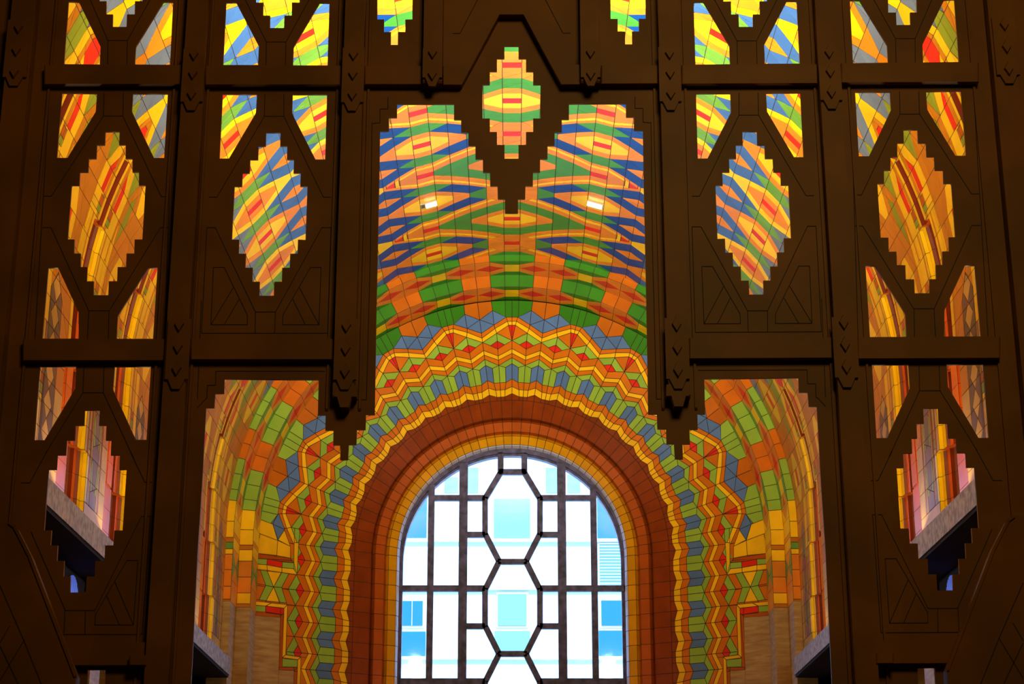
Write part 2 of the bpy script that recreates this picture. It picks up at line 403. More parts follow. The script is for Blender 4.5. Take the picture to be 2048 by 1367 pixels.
# ------------------------------------------------------------------ stepped arches between vault and end wall
UA = math.radians(3.24)
YA, YB = 29.34, 28.69
def apt(u, R_, y, side):
    a = u*UA
    if a <= math.pi/2: return Vector((side*(R_-.073)*math.sin(a), y, ZC+R_*math.cos(a)))
    return Vector((side*(R_-.073), y, ZC-(u-math.pi/2/UA)*0.262))
def uz(z): return math.pi/2/UA + (ZC-z)/0.262
def build_arches():
    m = MB(); R0, R1, R2 = 4.373, 4.598, 4.726
    E = (0, 10, 0)
    faces = ((R0, R1, YA, [(6.73,'Y'),(6.47,'Y'),(6.21,'O2'),(6.13,'Y'),(5.94,'O'),(5.675,'O'),(5.41,'Y'),(5.23,'O2'),(5.171,None)]),
             (R1, R2+.02, YB, [(6.73,'Y'),(6.465,'Y'),(6.20,'O2'),(6.12,'G2'),(6.01,'Y'),(5.924,'O'),(5.67,'O'),(5.40,'O'),(5.19,'O2'),(5.156,None)]))
    for ra, rb, y, low in faces:
        ulim = 26.2
        for side in (-1, 1):
            k = -0.5 if side == -1 else 0.5
            while k < ulim-.05:
                u2 = min(k+1, ulim); c5 = (k+.5) % 5
                c = 'DG' if (c5 < 1.1 or c5 > 3.9) else 'DO'
                if k > 12: c = {'DG': 'L', 'DO': 'WO'}[c]
                m.tile([apt(k, ra, y, side), apt(u2, ra, y, side), apt(u2, rb, y, side), apt(k, rb, y, side)], MATS[c], E)
                k += 1
            ks = [(26.2, 'Y')] + [(uz(z), c) for z, c in low[1:]]
            for i in range(len(ks)-1):
                a, c = ks[i]; b = ks[i+1][0]
                m.tile([apt(a, ra, y, side), apt(b, ra, y, side), apt(b, rb, y, side), apt(a, rb, y, side)], MATS[c], E)
    for R_, ya, yb, zend in ((R0, YA, 30.0, 5.171), (R1, YB, YA, 5.156)):
        dom = []
        k = -.5
        while k < 26.2:
            dom.append(([(k, 0), (min(k+1, 26.2), 0), (min(k+1, 26.2), 1), (k, 1)], 'O')); k += 1
        for c in range(0, 30, 5):
            g = 'DG' if c < 12 else 'G2'
            for t0, t1 in ((0, .25), (1, .75)):
                dom = paint(dom, [(c-1.5, t0), (c+1.5, t0), (c+.5, t1), (c-.5, t1)], g)
            dom = paint(dom, [(c-.5, .25), (c+.5, .25), (c+.5, .75), (c-.5, .75)], 'Y')
            for dc in (1.5, 3.5):
                dom = paint(dom, [(c+dc-.95, .5), (c+dc, .27), (c+dc+.95, .5), (c+dc, .73)], 'R')
        low = [(26.2, 27.2), (27.2, 28.2), (28.2, 28.5), (28.5, 29.2), (29.2, 30.2), (30.2, 31.2), (31.2, uz(zend))]
        for i, (a, b) in enumerate(low):
            dom.append(([(a, 0), (b, 0), (b, 1), (a, 1)], 'Y' if i in (0, 1, 3) else 'O'))
        dom = paint(dom, [(26.3, 0), (27.2, .5), (26.3, 1)], 'O')
        dom = paint(dom, [(29.3, 0), (31.1, 0), (30.2, .5)], 'G2'); dom = paint(dom, [(29.3, 1), (30.2, .5), (31.1, 1)], 'G2')
        for Q, c in dom:
            for side in (-1, 1):
                if side == 1 and max(q[0] for q in Q) <= .51: continue
                pts = [apt(abs(q[0]), R_, ya+(yb-ya)*q[1], side*(-1 if q[0] < 0 else 1)) for q in Q]
                m.tile(pts, MATS[c], (0, 29, ZC-1.5), 0.004, 0.003)
    # stone jambs below the tiled arches
    for side in (-1, 1):
        for ra, rb, y0, y1, z in ((R0, R1+.1, YA, 30.02, 5.171), (R1, R2+.2, YB, YA, 5.156)):
            x0, x1 = sorted((side*(ra-.073), side*(rb-.073)))
            m.box((x0, y0, -1.6), (x1, y1+.3, z), TRAV)
            q0, q1 = sorted((side*(ra-.073+.05), side*(ra-.073+.115)))
            m.box((q0, y0-.006, -1.6), (q1, y0, z-.04), TRAV)
    return m.build('trim_3', kind='structure')
build_arches()

# ------------------------------------------------------------------ splayed end wall, s = pattern steps, r = radius seen on the plane y=30
ZW = 6.39
def wY(r): return 30 + 0.55*(4.33-r)
def wc(r): return 6.45*30/wY(r)
def wpt(s_, r, side, extra=0.0):
    y = wY(r); zc = wc(r); rr = r+(6.39-zc)*.87
    if s_ <= 11:
        a = s_*math.pi/22; x, z = rr*math.sin(a), zc+rr*math.cos(a)
    else: x, z = rr, zc-(s_-11)*.53*30/y
    y += extra; k = y/30.0
    return Vector((side*x*k, y, z*k))
def jc(p):       # measured position on the straight jamb -> (s, r)
    s_, r = p
    if s_ < 11: return p
    r2 = r-(6.39-wc(r))*.87
    return (11+(wc(r2)-(6.39-(s_-11)*.522))*wY(r2)/30/.53, r2)
def wall_domain():
    pcs = []
    def a(P, c): pcs.append((P, c))
    for c in range(0, 18):
        even = c % 2 == 0
        for sg in (-1, 1):
            if c == 0 and sg == -1: continue
            def M(P): return [(c+sg*p[0], p[1]) for p in P]
            # common lower bands, half step wide
            a(M([(0,3.473),(.5,3.347),(.5,3.269),(0,3.388)]), 'WY'); a(M([(0,3.388),(.5,3.269),(.5,3.175),(0,3.31)]), 'WO')
            a(M([(0,3.31),(.5,3.175),(.25,3.13),(0,3.2)]), 'L')
            a(M([(0,3.2),(.25,3.13),(.25,2.862),(0,2.925)]), 'S')
            a(M([(.25,3.13),(.5,3.175),(.5,2.862),(.25,2.862)]), 'L')
            a(M([(0,2.925),(.25,2.862),(.3,2.73),(0,2.786)]), 'WO'); a(M([(.25,2.862),(.5,2.862),(.5,2.73),(.3,2.73)]), 'WO')
            a(M([(0,2.786),(.3,2.73),(.32,2.605),(0,2.66)]), 'WY'); a(M([(.3,2.73),(.5,2.73),(.5,2.605),(.32,2.605)]), 'WY')
            a(M([(0,2.66),(.32,2.605),(.32,2.54),(0,2.54)]), 'N'); a(M([(.32,2.605),(.5,2.605),(.5,2.54),(.32,2.54)]), 'N')
            a(M([(0,3.62),(.26,3.545),(.5,3.471),(.5,3.347),(0,3.473)]), 'WO')
            a(M([(0,3.62),(.26,3.545),(.5,3.62),(.5,3.765)]), 'L')
            a(M([(.26,3.545),(.5,3.471),(.5,3.62)]), 'R')
            if c <= 10 and even:
                a(M([(0,3.902),(.11,3.902),(0,3.62)]), 'R'); a(M([(.11,3.902),(.5,3.765),(0,3.62)]), 'WO')
                a(M([(0,3.974),(.14,3.974),(.11,3.902),(0,3.902)]), 'WY'); a(M([(.14,3.974),(.55,3.85),(.5,3.765),(.11,3.902)]), 'WY')
                a(M([(0,4.05),(.18,4.05),(.14,3.974),(0,3.974)]), 'WO'); a(M([(.18,4.05),(.57,3.92),(.55,3.85),(.14,3.974)]), 'WO')
                a(M([(0,4.05),(0,4.36),(.2,4.36),(.2,4.05)]), 'DG' if c < 5 else 'L'); a(M([(.2,4.05),(.2,4.36),(.6,4.36),(.58,4.186)]), 'DG' if c < 5 else 'L')
                a(M([(.18,4.05),(.58,4.186),(.57,3.92)]), 'S')
            elif c <= 10 or c == 11:
                if c == 11 and sg == 1: continue
                a(M([(0,3.70),(.45,3.85),(.5,3.765),(0,3.62)]), 'WY'); a(M([(0,3.79),(.43,3.92),(.45,3.85),(0,3.70)]), 'WO')
                a(M([(0,4.04),(.43,3.92),(0,3.79)]), 'S'); a(M([(0,4.04),(.42,4.186),(.43,3.92)]), 'S')
                a(M([(0,4.04),(.42,4.186),(.4,4.36),(0,4.36)]), 'DO')
    # straight jamb: field outside the diamonds
    for k in range(11, 18):
        a([(k, 3.62), (k+.5, 3.765), (k+.5, 4.40), (k, 4.40)], 'WO'); a([(k+1, 3.62), (k+1, 4.40), (k+.5, 4.40), (k+.5, 3.765)], 'WO')
    J = []
    def p(P, c): J.append((P, c))
    p([(10.45,4.36),(10.51,4.12),(10.97,4.0),(11.35,4.36)], 'WY'); p([(10.85,4.34),(10.97,4.0),(11.42,3.99),(11.35,4.34)], 'WY')
    p([(10.95,3.996),(10.6,3.89),(11.12,3.762)], 'WY'); p([(10.97,4.0),(11.12,3.76),(11.51,3.755),(11.42,3.99)], 'WY')
    p([(10.15,4.04),(10.51,4.12),(10.6,3.88)], 'S'); p([(10.51,4.12),(10.95,3.996),(10.6,3.88)], 'S')
    p([(11.0,3.79),(11.12,3.762),(11.63,3.755),(11.66,3.69),(11.05,3.70)], 'WO'); p([(11.0,3.70),(11.66,3.69),(12.05,3.63),(11.0,3.62)], 'WY')
    p([(11.51,3.755),(11.35,4.34),(11.52,4.34),(11.66,3.69)], 'NO')
    p([(11.52,4.34),(11.54,4.15),(11.73,4.15),(11.70,4.34)], 'L'); p([(11.54,4.15),(11.63,3.888),(11.82,3.89),(11.73,4.15)], 'R'); p([(11.63,3.888),(11.66,3.69),(11.86,3.69),(11.82,3.89)], 'L')
    p([(11.70,4.34),(11.73,4.15),(11.91,4.14),(11.87,4.34)], 'WY'); p([(11.73,4.15),(11.82,3.89),(11.98,3.89),(11.91,4.14)], 'WY'); p([(11.82,3.89),(11.86,3.69),(12.05,3.63),(11.98,3.89)], 'WY')
    p([(11.9,4.26),(11.93,4.14),(12.45,4.02),(12.40,4.156)], 'L'); p([(12.40,4.156),(12.45,4.02),(12.9,4.138),(12.87,4.26)], 'L')
    p([(11.93,4.14),(11.98,3.90),(12.45,4.02)], 'WY'); p([(12.45,4.02),(12.95,3.91),(12.9,4.138)], 'WY')
    p([(11.98,3.89),(12.02,3.77),(12.47,3.882),(12.45,4.02)], 'L'); p([(12.45,4.02),(12.47,3.882),(12.97,3.79),(12.95,3.90)], 'L')
    p([(12.9,4.34),(12.97,4.044),(13.07,4.14),(13.04,4.34)], 'WY'); p([(12.97,4.044),(13.02,3.772),(13.14,3.825),(13.07,4.14)], 'WY')
    p([(13.02,3.768),(14.63,3.768),(14.72,3.826),(13.14,3.826)], 'WY')
    p([(13.04,4.34),(13.07,4.14),(13.26,4.14),(13.24,4.34)], 'L'); p([(13.07,4.14),(13.14,3.83),(13.35,3.83),(13.26,4.14)], 'R')
    p([(13.24,4.34),(13.35,3.83),(13.44,3.89),(13.38,4.34)], 'NO'); p([(13.3,3.826),(15.02,3.826),(15.08,3.872),(13.4,3.885)], 'NO')
    p([(13.38,4.34),(13.44,3.887),(18,3.86),(18,4.34)], 'T')
    p([(14.63,3.768),(14.70,3.51),(14.79,3.563),(14.72,3.826)], 'WY'); p([(14.70,3.51),(14.79,3.563),(18,3.56),(18,3.50)], 'WY')
    p([(14.79,3.563),(15.03,3.568),(15.01,3.816),(14.74,3.824)], 'L'); p([(15.02,3.57),(15.02,3.87),(15.11,3.872),(15.13,3.57)], 'NO')
    p([(15.03,3.563),(18,3.56),(18,3.615),(15.15,3.622)], 'NO'); p([(15.11,3.872),(15.15,3.622),(18,3.61),(18,3.87)], 'T')
    for P, c in J:
        Q = [jc(q) for q in P]; pcs = paint(pcs, Q, None, 0.0004); pcs.append((Q, c))
    return pcs
def build_end_wall():
    m = MB()
    for Q, c in wall_domain():
        for side in (-1, 1):
            pts = [wpt(q[0], q[1], side) for q in Q]
            if c == 'T': m.tile(pts, TRAV, (0, 0, 4), 0.0, 0.003, TRAV)
            else: m.tile(pts, MATS[c], (0, 0, 4), 0.0055)
    # solid wall behind, stone below
    for side in (-1, 1):
        for k in range(0, 44):
            a, b = k*.5, k*.5+.5
            m.face([wpt(a, 4.40, side, .30), wpt(b, 4.40, side, .30), wpt(b, 2.6, side, .12), wpt(a, 2.6, side, .12)], GROUT)
        m.box((side*4.5 if side > 0 else -6, 30.05, -1.6), (6 if side > 0 else -4.5, 30.6, 6), GROUT)
        m.face([wpt(18, 4.36, side), wpt(18, 2.6, side), Vector((side*2.7, 30.9, -1.6)), Vector((side*4.4, 30, -1.6))], TRAV)
    return m.build('wall_end', kind='structure')
build_end_wall()
def build_rings():
    m = MB()
    prof = [(None,None,'N'),(2.385,31.15,'N'),(2.365,31.28,'N'),(2.317,31.2,'NO'),(2.157,31.27,'NO'),(2.135,31.38,'NO'),(2.09,31.32,'NY'),(1.952,31.40,'NY'),(1.93,31.43,'W'),(1.90,31.52,'W')]
    def rp(s_, r, y, side):
        if r is None: return wpt(s_, 2.54, -side)*1.0
        if s_ <= 11:
            a = s_*math.pi/22; x, z = math.sin(a), math.cos(a)
            k = y/30; return Vector((-side*r*k*x, y, 6.45+r*k*z))
        k = y/30; return Vector((-side*r*k, y, 6.45-(s_-11)*.53))
    # pull the first ring out to the scalloped edge of the wall
    for i in range(len(prof)-1):
        r0, y0, _ = prof[i]; r1, y1, c = prof[i+1]
        a = 0.0
        while a < 17.9:
            b = a+.5
            pts = [rp(a, r0, y0, -1), rp(b, r0, y0, -1), rp(b, r1, y1, -1), rp(a, r1, y1, -1)]
            for sd in (-1, 1):
                q = [Vector((p.x*sd, p.y, p.z)) for p in pts]
                m.tile(q, MATS[c], (0, 0, 3), 0.005, 0.003)
            a = b
    return m.build('trim_4', kind='structure')
build_rings()

# ------------------------------------------------------------------ window
YWIN = 31.5
def at(px, py, Y):
    a = (px-CX)/F; b = (CY-py)/F
    r = (a, cP-b*sP, sP+b*cP); t = Y/r[1]
    return Vector((r[0]*t, Y, r[2]*t))
WC = at(1024, 1121, YWIN); WR = (at(1252, 1121, YWIN)-at(796, 1121, YWIN)).x/2
win = empty('window_1', (WC.x, YWIN, WC.z)); win['kind'] = 'structure'
def wbar(m, p, q, wd, y, th):
    d = (q-p).normalized(); n = Vector((-d.z, 0, d.x))*wd/2; e = d*0
    P = [p+n, p-n, q-n, q+n]
    P = [Vector((v.x, y, v.z)) for v in P]
    c = (P[1]-P[0]).cross(P[2]-P[1])
    if c.y > 0: P.reverse()
    m.prism(P, th, IRON, 0.006)
fr = MB()
NA = 48; zb = 2.6
outl = []
for i in range(NA+1):
    a = math.pi*i/NA; outl.append((math.cos(a), math.sin(a)))
def ringseg(m, ro, ri, y, th):
    pts = [(WC.x+ro*c, WC.z+ro*s_, WC.x+ri*c, WC.z+ri*s_) for c, s_ in outl]
    pts = [(WC.x+ro, zb, WC.x+ri, zb)] + pts + [(WC.x-ro, zb, WC.x-ri, zb)]
    for i in range(len(pts)-1):
        a, b = pts[i], pts[i+1]
        m.prism([(a[0], y, a[1]), (a[2], y, a[3]), (b[2], y, b[3]), (b[0], y, b[1])][::-1], th, IRON)
ringseg(fr, WR+.05, WR-.045, YWIN, .25); ringseg(fr, WR-.045, WR-.085, YWIN+.05, .16)
inv(fr.build('outer_frame'), win)
px1 = 0.00904
def W(px, py): return at(px, py, YWIN)
def arch_top(px, ):   # point of a vertical bar on the arch
    p = W(px, 1100); dx = p.x-WC.x; return Vector((p.x, YWIN, WC.z+math.sqrt(max(0, (WR-.02)**2-dx*dx))))
def vbar(px, wpx, ptop, zbot, y=0.0, name='mullion'):
    m = MB(); x = ptop.x
    wbar(m, Vector((x, 0, ptop.z)), Vector((x, 0, zbot)), wpx*px1, YWIN-.02+y, .12); inv(m.build(name), win)
for px, wpx in ((926, 17), (1124, 17), (861.5, 12.5), (1188, 12.5)):
    vbar(px, wpx, arch_top(px), zb)
mm = MB()
for px in (926, 1124):      # raised seam of the two hinged posts
    t = arch_top(px); wbar(mm, Vector((t.x, 0, t.z-.02)), Vector((t.x, 0, zb)), .018, YWIN-.04, .03)
inv(mm.build('post_seam'), win)
lat = MB()
def hb(pxa, pya, pxb, pyb, w_=11.5):
    wbar(lat, W(pxa, pya), W(pxb, pyb), w_*px1, YWIN, .09)
top1 = arch_top(1001); top2 = arch_top(1049)
wbar(lat, top1, W(1001, 947), 12*px1, YWIN, .09); wbar(lat, top2, W(1049, 947), 12*px1, YWIN, .09)
hb(997, 942.5, 1053, 942.5)
def mx(x): return 2*1025-x
ys = [945, 994, 1068, 1122, 1176, 1251, 1306.5, 1361, 1440, 1494, 1548]
for k_, f_ in ((0, lambda x: x), (1, mx)):
    hb(f_(1001), 944, f_(970), 996); hb(f_(970), 992, f_(970), 1070); hb(f_(970), 1066, f_(998.5), 1122)
    hb(f_(998.5), 1121, f_(970), 1178); hb(f_(970), 1174, f_(970), 1254); hb(f_(970), 1250, f_(998.5), 1307)
    hb(f_(998.5), 1306, f_(970), 1363); hb(f_(970), 1360, f_(970), 1440)
    hb(f_(868), 994.6, f_(971), 994.6); hb(f_(930), 1068, f_(971), 1068); hb(f_(799), 1175.5, f_(971), 1175.5, 12)
    hb(f_(930), 1251, f_(971), 1251); hb(f_(799), 1361.5, f_(971), 1361.5, 12)
hb(995, 1122, 1055, 1122, 11); hb(995, 1306.5, 1055, 1306.5, 11)
inv(lat.build('muntin_lattice'), win)
gm, gt, gb = newmat('window_glass')
gt.nodes.remove(gb)
tr = gt.nodes.new('ShaderNodeBsdfTransparent'); tr.inputs[0].default_value = (0.60, 0.78, 1.0, 1)
gl = gt.nodes.new('ShaderNodeBsdfGlossy'); gl.inputs['Roughness'].default_value = 0.05
mxn = gt.nodes.new('ShaderNodeMixShader'); mxn.inputs[0].default_value = 0.05
gt.links.new(tr.outputs[0], mxn.inputs[1]); gt.links.new(gl.outputs[0], mxn.inputs[2])
gt.links.new(mxn.outputs[0], gt.nodes['Material Output'].inputs[0])
g = MB(); pg = [(WC.x+(WR-.05)*c, YWIN+.07, WC.z+(WR-.05)*s_) for c, s_ in outl]
pg = [(WC.x+WR-.05, YWIN+.07, zb)]+pg+[(WC.x-WR+.05, YWIN+.07, zb)]
g.prism(pg[::-1], 0.008, gm); inv(g.build('glass_pane'), win)
sl = MB(); sl.box((-2.6, 30.9, -1.6), (2.6, 31.9, zb), TRAV); sl.build('wall_below_window', kind='structure')
# masonry round the window, closing the hall from the street
mw = MB()
oo_ = [(WC.x+(WR+.04)*c, WC.z+(WR+.04)*s_) for c, s_ in outl]
oo_ = [(WC.x+WR+.04, -1.6)]+oo_+[(WC.x-WR-.04, -1.6)]
def outer(p):
    dx, dz = p[0]-WC.x, p[1]-WC.z; k = 9/max(abs(dx), abs(dz)*.9, 1e-3) if p[1] > -1 else 1
    return (WC.x+dx*k, WC.z+dz*k)
for i in range(len(oo_)-1):
    a, b = oo_[i], oo_[i+1]; A, B = outer(a), outer(b)
    if i == 0: A = (9, -1.6)
    if i == len(oo_)-2: B = (-9, -1.6)
    mw.face([(a[0], 31.62, a[1]), (b[0], 31.62, b[1]), (B[0], 31.62, B[1]), (A[0], 31.62, A[1])], GROUT)
    mw.face([(a[0], 31.62, a[1]), (b[0], 31.62, b[1]), (b[0], 31.95, b[1]), (a[0], 31.95, a[1])], TRAV)
mw.build('wall_street', kind='structure')

# ------------------------------------------------------------------ building across the street
YF = 52.0
bld = empty('office_building', (0, YF, -3))
tag(bld, 'pale white building with rows of blue windows seen through the arched window', 'building')
def Fp(px, py): return at(px, py, YF)
wins = [(988,1060,998,1077),(996,1053,1188,1251),(989,1060,1262,1301),(889,917,955,986),(936,957,936,986),(1092,1114,936,986),(1135,1160,950,986),
        (790,855,960,1076),(1195,1262,970,1077),(804,846,1202,1251),(803,852,1263,1314),(1203,1247,1201,1251),(1198,1250,1261,1312),(1200,1250,1086,1168)]
fm = MB()
fa, fb_ = at(400, 200, YF), at(1650, 1900, YF)
fm.box((fa.x, YF, -3), (fb_.x, YF+4, fa.z+8), FACADE)
for py in (1084, 1319, 1180):
    a, b = Fp(780, py), Fp(1270, py-6); fm.box((fa.x, YF-.12, a.z), (fb_.x, YF, b.z), FACADE)
o = fm.build('wall'); inv(o, bld)
WB = [plain('bright_blue_glass', (52, 120, 138), .15), plain('pale_aqua_glass', (140, 176, 162), .2), plain('blind_aqua_glass', (110, 160, 158), .4)]
TRIMW = plain('window_trim_white', (235, 235, 235), .5)
for i, (x0, x1, y0, y1) in enumerate(wins):
    a, b = Fp(x0, y1), Fp(x1, y0); m = MB()
    m.box((a.x-.05, YF-.06, a.z-.06), (b.x+.05, YF-.01, b.z+.05), TRIMW)
    mt = WB[1] if i in (0, 1, 2, 3, 4, 5, 6) else (WB[2] if i == 13 else WB[0])
    pane = MB(); pane.box((a.x, YF-.085, a.z), (b.x, YF-.06, b.z), mt)
    if i == 9: pane.box((b.x-.32, YF-.1, a.z), (b.x-.30, YF-.085, b.z), TRIMW)
    f_ = m.build('window_frame'); inv(f_, bld); q = pane.build('pane'); q.parent = f_
    if i == 13:
        bl = MB(); z = a.z
        while z < b.z: bl.box((a.x, YF-.1, z), (b.x, YF-.09, z+.03), TRIMW); z += .09
        q = bl.build('blind'); q.parent = f_
# street surface
gr = MB(); gr.box((-40, 31.95, -3.2), (40, 70, -3.0), plain('pale_pavement', (170, 170, 168), .8)); gr.build('street_ground', kind='structure')

# ------------------------------------------------------------------ ledges and walls under them
for side, nm in ((-1, 'left'), (1, 'right')):
    m = MB(); x0, x1 = sorted((side*4.48, side*5.3))
    m.box((x0, 13.4, 3.975), (x1, 28.70, 4.235), LEDGE)
    x0, x1 = sorted((side*4.50, side*5.2)); m.box((x0, 13.4, 3.94), (x1, 28.70, 3.975), DARK)
    m.build('trim_5' if side < 0 else 'trim_6', kind='structure')
    m = MB(); x0, x1 = sorted((side*5.3, side*5.6)); m.box((x0, 13.4, -1.6), (x1, 28.7, 4.3), DARK)
    for y in (14.4, 16.2, 18.0, 21.2, 22.7, 24.9, 27.2):
        a, b = sorted((side*4.95, side*5.3)); m.box((a, y, -1.6), (b, y+.5, 3.94), TRAV)
    m.build('wall_'+nm, kind='structure')
    # arched window below the ledge; its daylight is painted as a blue glow
    d = MB(); YD = 20.0; cx = side*4.95
    arch = [(YD-.33, 1.2), (YD-.33, 3.5)] + [(YD-.33*math.cos(math.pi*i/10), 3.5+.4*math.sin(math.pi*i/10)) for i in range(1, 10)] + [(YD+.33, 3.5), (YD+.33, 1.2)]
    pts = [Vector((cx-side*.01, a, b)) for a, b in arch]
    ctr = Vector((cx-side*.01, YD, 2.4))
    bk = MB(); x0, x1 = sorted((side*4.95, side*5.3)); bk.box((x0, 19.3, -1.6), (x1, 20.62, 3.94), DARK); bk.build('wall_bay_'+nm, kind='structure')
    BG = plain('daylight_glow_glass', (90, 110, 215), .3); bb = BG.node_tree.nodes['Principled BSDF']; bb.inputs['Emission Color'].default_value = RGB(96, 120, 235); bb.inputs['Emission Strength'].default_value = 0.45
    for i in range(len(pts)-1): d.tile([ctr, pts[i], pts[i+1]], BG, (0, YD, 1), .012, .01)
    d.build('window_2' if side < 0 else 'window_3', kind='structure')
fl = MB(); fl.box((-9, -8, -1.8), (9, 31.9, -1.6), FLOORM); fl.build('floor', kind='structure')
# dark shell of the room in front of the screen, and roof over the vault
sh = MB()
sh.box((-9.3, -8, -1.6), (-9, 32, 14), DARK); sh.build('wall_outer_left', kind='structure')
sh = MB(); sh.box((9, -8, -1.6), (9.3, 32, 14), DARK); sh.build('wall_outer_right', kind='structure')
sh = MB(); sh.box((-9.3, -8.3, -1.6), (9.3, -8, 14), DARK); sh.build('wall_back', kind='structure')
sh = MB(); sh.box((-9.3, -8.3, 14), (9.3, 32, 14.3), DARK); sh.build('ceiling_roof', kind='structure')

# ------------------------------------------------------------------ small recessed vault lamps
LAMPM, lt, lb = newmat('lamp_glow'); lb.inputs['Emission Color'].default_value = (1, .96, .86, 1); lb.inputs['Emission Strength'].default_value = 9
LAMPB = plain('lamp_grille', (170, 150, 120), .5)
for side, lab in ((-1, 'small lit strip lamp in the yellow eye of the vault, left of the pendant point'), (1, 'small lit strip lamp in the yellow eye of the vault, right of the pendant point')):
    c = vpt(5, 1.0, side); root = empty('vault_lamp', c)
    tag(root, lab, 'lamp', 'strip lamps set in the vault')
    def q(u, v, d): return vpt(u, v, side, -d)
    def slab(m, u0, u1, v0, v1, d0, d1, mt):
        A = [q(u0, v0, d1), q(u1, v0, d1), q(u1, v1, d1), q(u0, v1, d1)]; B = [q(u0, v0, d0), q(u1, v0, d0), q(u1, v1, d0), q(u0, v1, d0)]
        m.face(A, mt); m.face(B[::-1], mt)
        for i in range(4): m.face([A[i], B[i], B[(i+1)%4], A[(i+1)%4]], mt)
    h = MB(); slab(h, 4.5, 5.5, .93, 1.07, 0.002, .025, LAMPB)
    for k in range(4): slab(h, 5.44-k*.06, 5.41-k*.06, .95, 1.05, .025, .032, BRONZE_SEAM)
    inv(h.build('housing'), root)
    t = MB(); slab(t, 4.53, 5.18 if side < 0 else 5.42, .95, 1.05, .025, .05, LAMPM); inv(t.build('light_tube'), root)
sp = MB()
c = at(1038, 605, 30.05)
cc = [(c.x+.045*math.cos(a*math.pi/6), c.y, c.z+.045*math.sin(a*math.pi/6)) for a in range(12)]
sp.prism(cc, .05, BRONZE_SEAM); o = sp.build('sprinkler_head'); tag(o, 'small round black fitting on the green tiles at the crown of the arch', 'fitting')

# ------------------------------------------------------------------ bronze screen
YS = 13.2
scr = empty('metal_screen', (0, YS, -1.6))
tag(scr, 'tall dark bronze screen with stepped diamond cut outs, beams and posts across the hall', 'screen')
MIR = 1023.0
def sy(x, y, sd): return y if sd < 0 else y-0.0024*(x if False else 2*(MIR-x))
def pp(x, y, sd=-1, Y=YS):
    # pixels of the left half; mirrored for the right half
    if sd < 0: return at(x, y, Y)
    return at(2*MIR-x, y-0.0024*(2*(MIR-x)), Y)
def stepped(rows_):          # rows: (x0, x1, y0, y1) top to bottom -> outline
    L = []; R = []
    for i, (x0, x1, y0, y1) in enumerate(rows_): L += [(x0, y0), (x0, y1)]; R += [(x1, y0), (x1, y1)]
    return L + R[::-1]
def lean(x, y0, y1): return x
diaA = stepped([(210.5,239.2,263,289.5),(193.7,251.7,289.5,317),(177.3,265,317,344),(159.5,278,344,370.5)])
diaA = [(210.5,263),(209.5,289.5),(193.7,289.5),(192.5,317),(177.3,317),(176,344),(159.5,344),(158.5,370.5),(143,370.5),(135.5,478.3),(149,478.5),(148,506.6),(161.5,506.6),(161,533.6),(174.6,533.6),(173.5,562),(187.5,562),(187,590),
        (216.5,590),(217.6,562),(234.2,562),(235.3,533.6),(252.2,533.6),(253,506.6),(268.5,506.6),(269.2,478.5),(284.6,478.5),(291.2,370.5),(277.8,370.5),(278,344),(264.8,344),(265,317),(251,317),(251.7,289.5),(238.2,289.5),(239.2,263)]
diaA2 = [(169.4,820),(168,850.3),(150.5,850.3),(149,880),(133.5,880),(131.5,909.7),(114.7,909.7),(113,938.6),(96.9,938.6),(88.4,1060),(103.2,1060),(101,1090),(115.6,1090),(113.8,1121),(128.5,1121),(127,1152),(141,1152),(140,1184),
         (171.6,1184),(173.5,1152),(189.4,1152),(190.7,1121),(208.8,1121),(210.4,1090),(226.5,1090),(228.7,1060),(245,1060),(253.4,938.6),(238.5,938.6),(239.8,909.7),(221.5,909.7),(222.9,880),(211.5,880),(213,850.3),(198,850.3),(199.8,820)]
diaB = [(532,265),(531.3,292),(516.8,292),(516,319),(500.4,319),(499,346),(485,346),(484,372.5),(469,372.5),(463.7,478.8),(478.3,478.8),(477.5,507),(492,507),(490.5,535),(505.5,535),(504.5,563),(519.5,563),(518.5,591),
        (547.5,591),(548.6,563),(563.7,563),(564.5,535),(579.5,535),(580.5,507),(595,507),(596,478.8),(611,479.5),(615,372.5),(600.5,372.5),(601.4,346),(587,346),(588,319),(573.7,319),(574.6,292),(560.5,292),(561,265)]
topA = [(199,-25),(199,2.4),(213,2.4),(212.5,28.7),(226,28.7),(225.3,53.7),(253,53.7),(254,28.7),(269.5,28.7),(270,2.4),(285,2.4),(285,-25)]
topB = [(512,-25),(512,5),(527,5),(526.2,31),(540.4,31),(540,56),(568,56),(569,31),(583.5,31),(584,5),(599,5),(599,-25)]
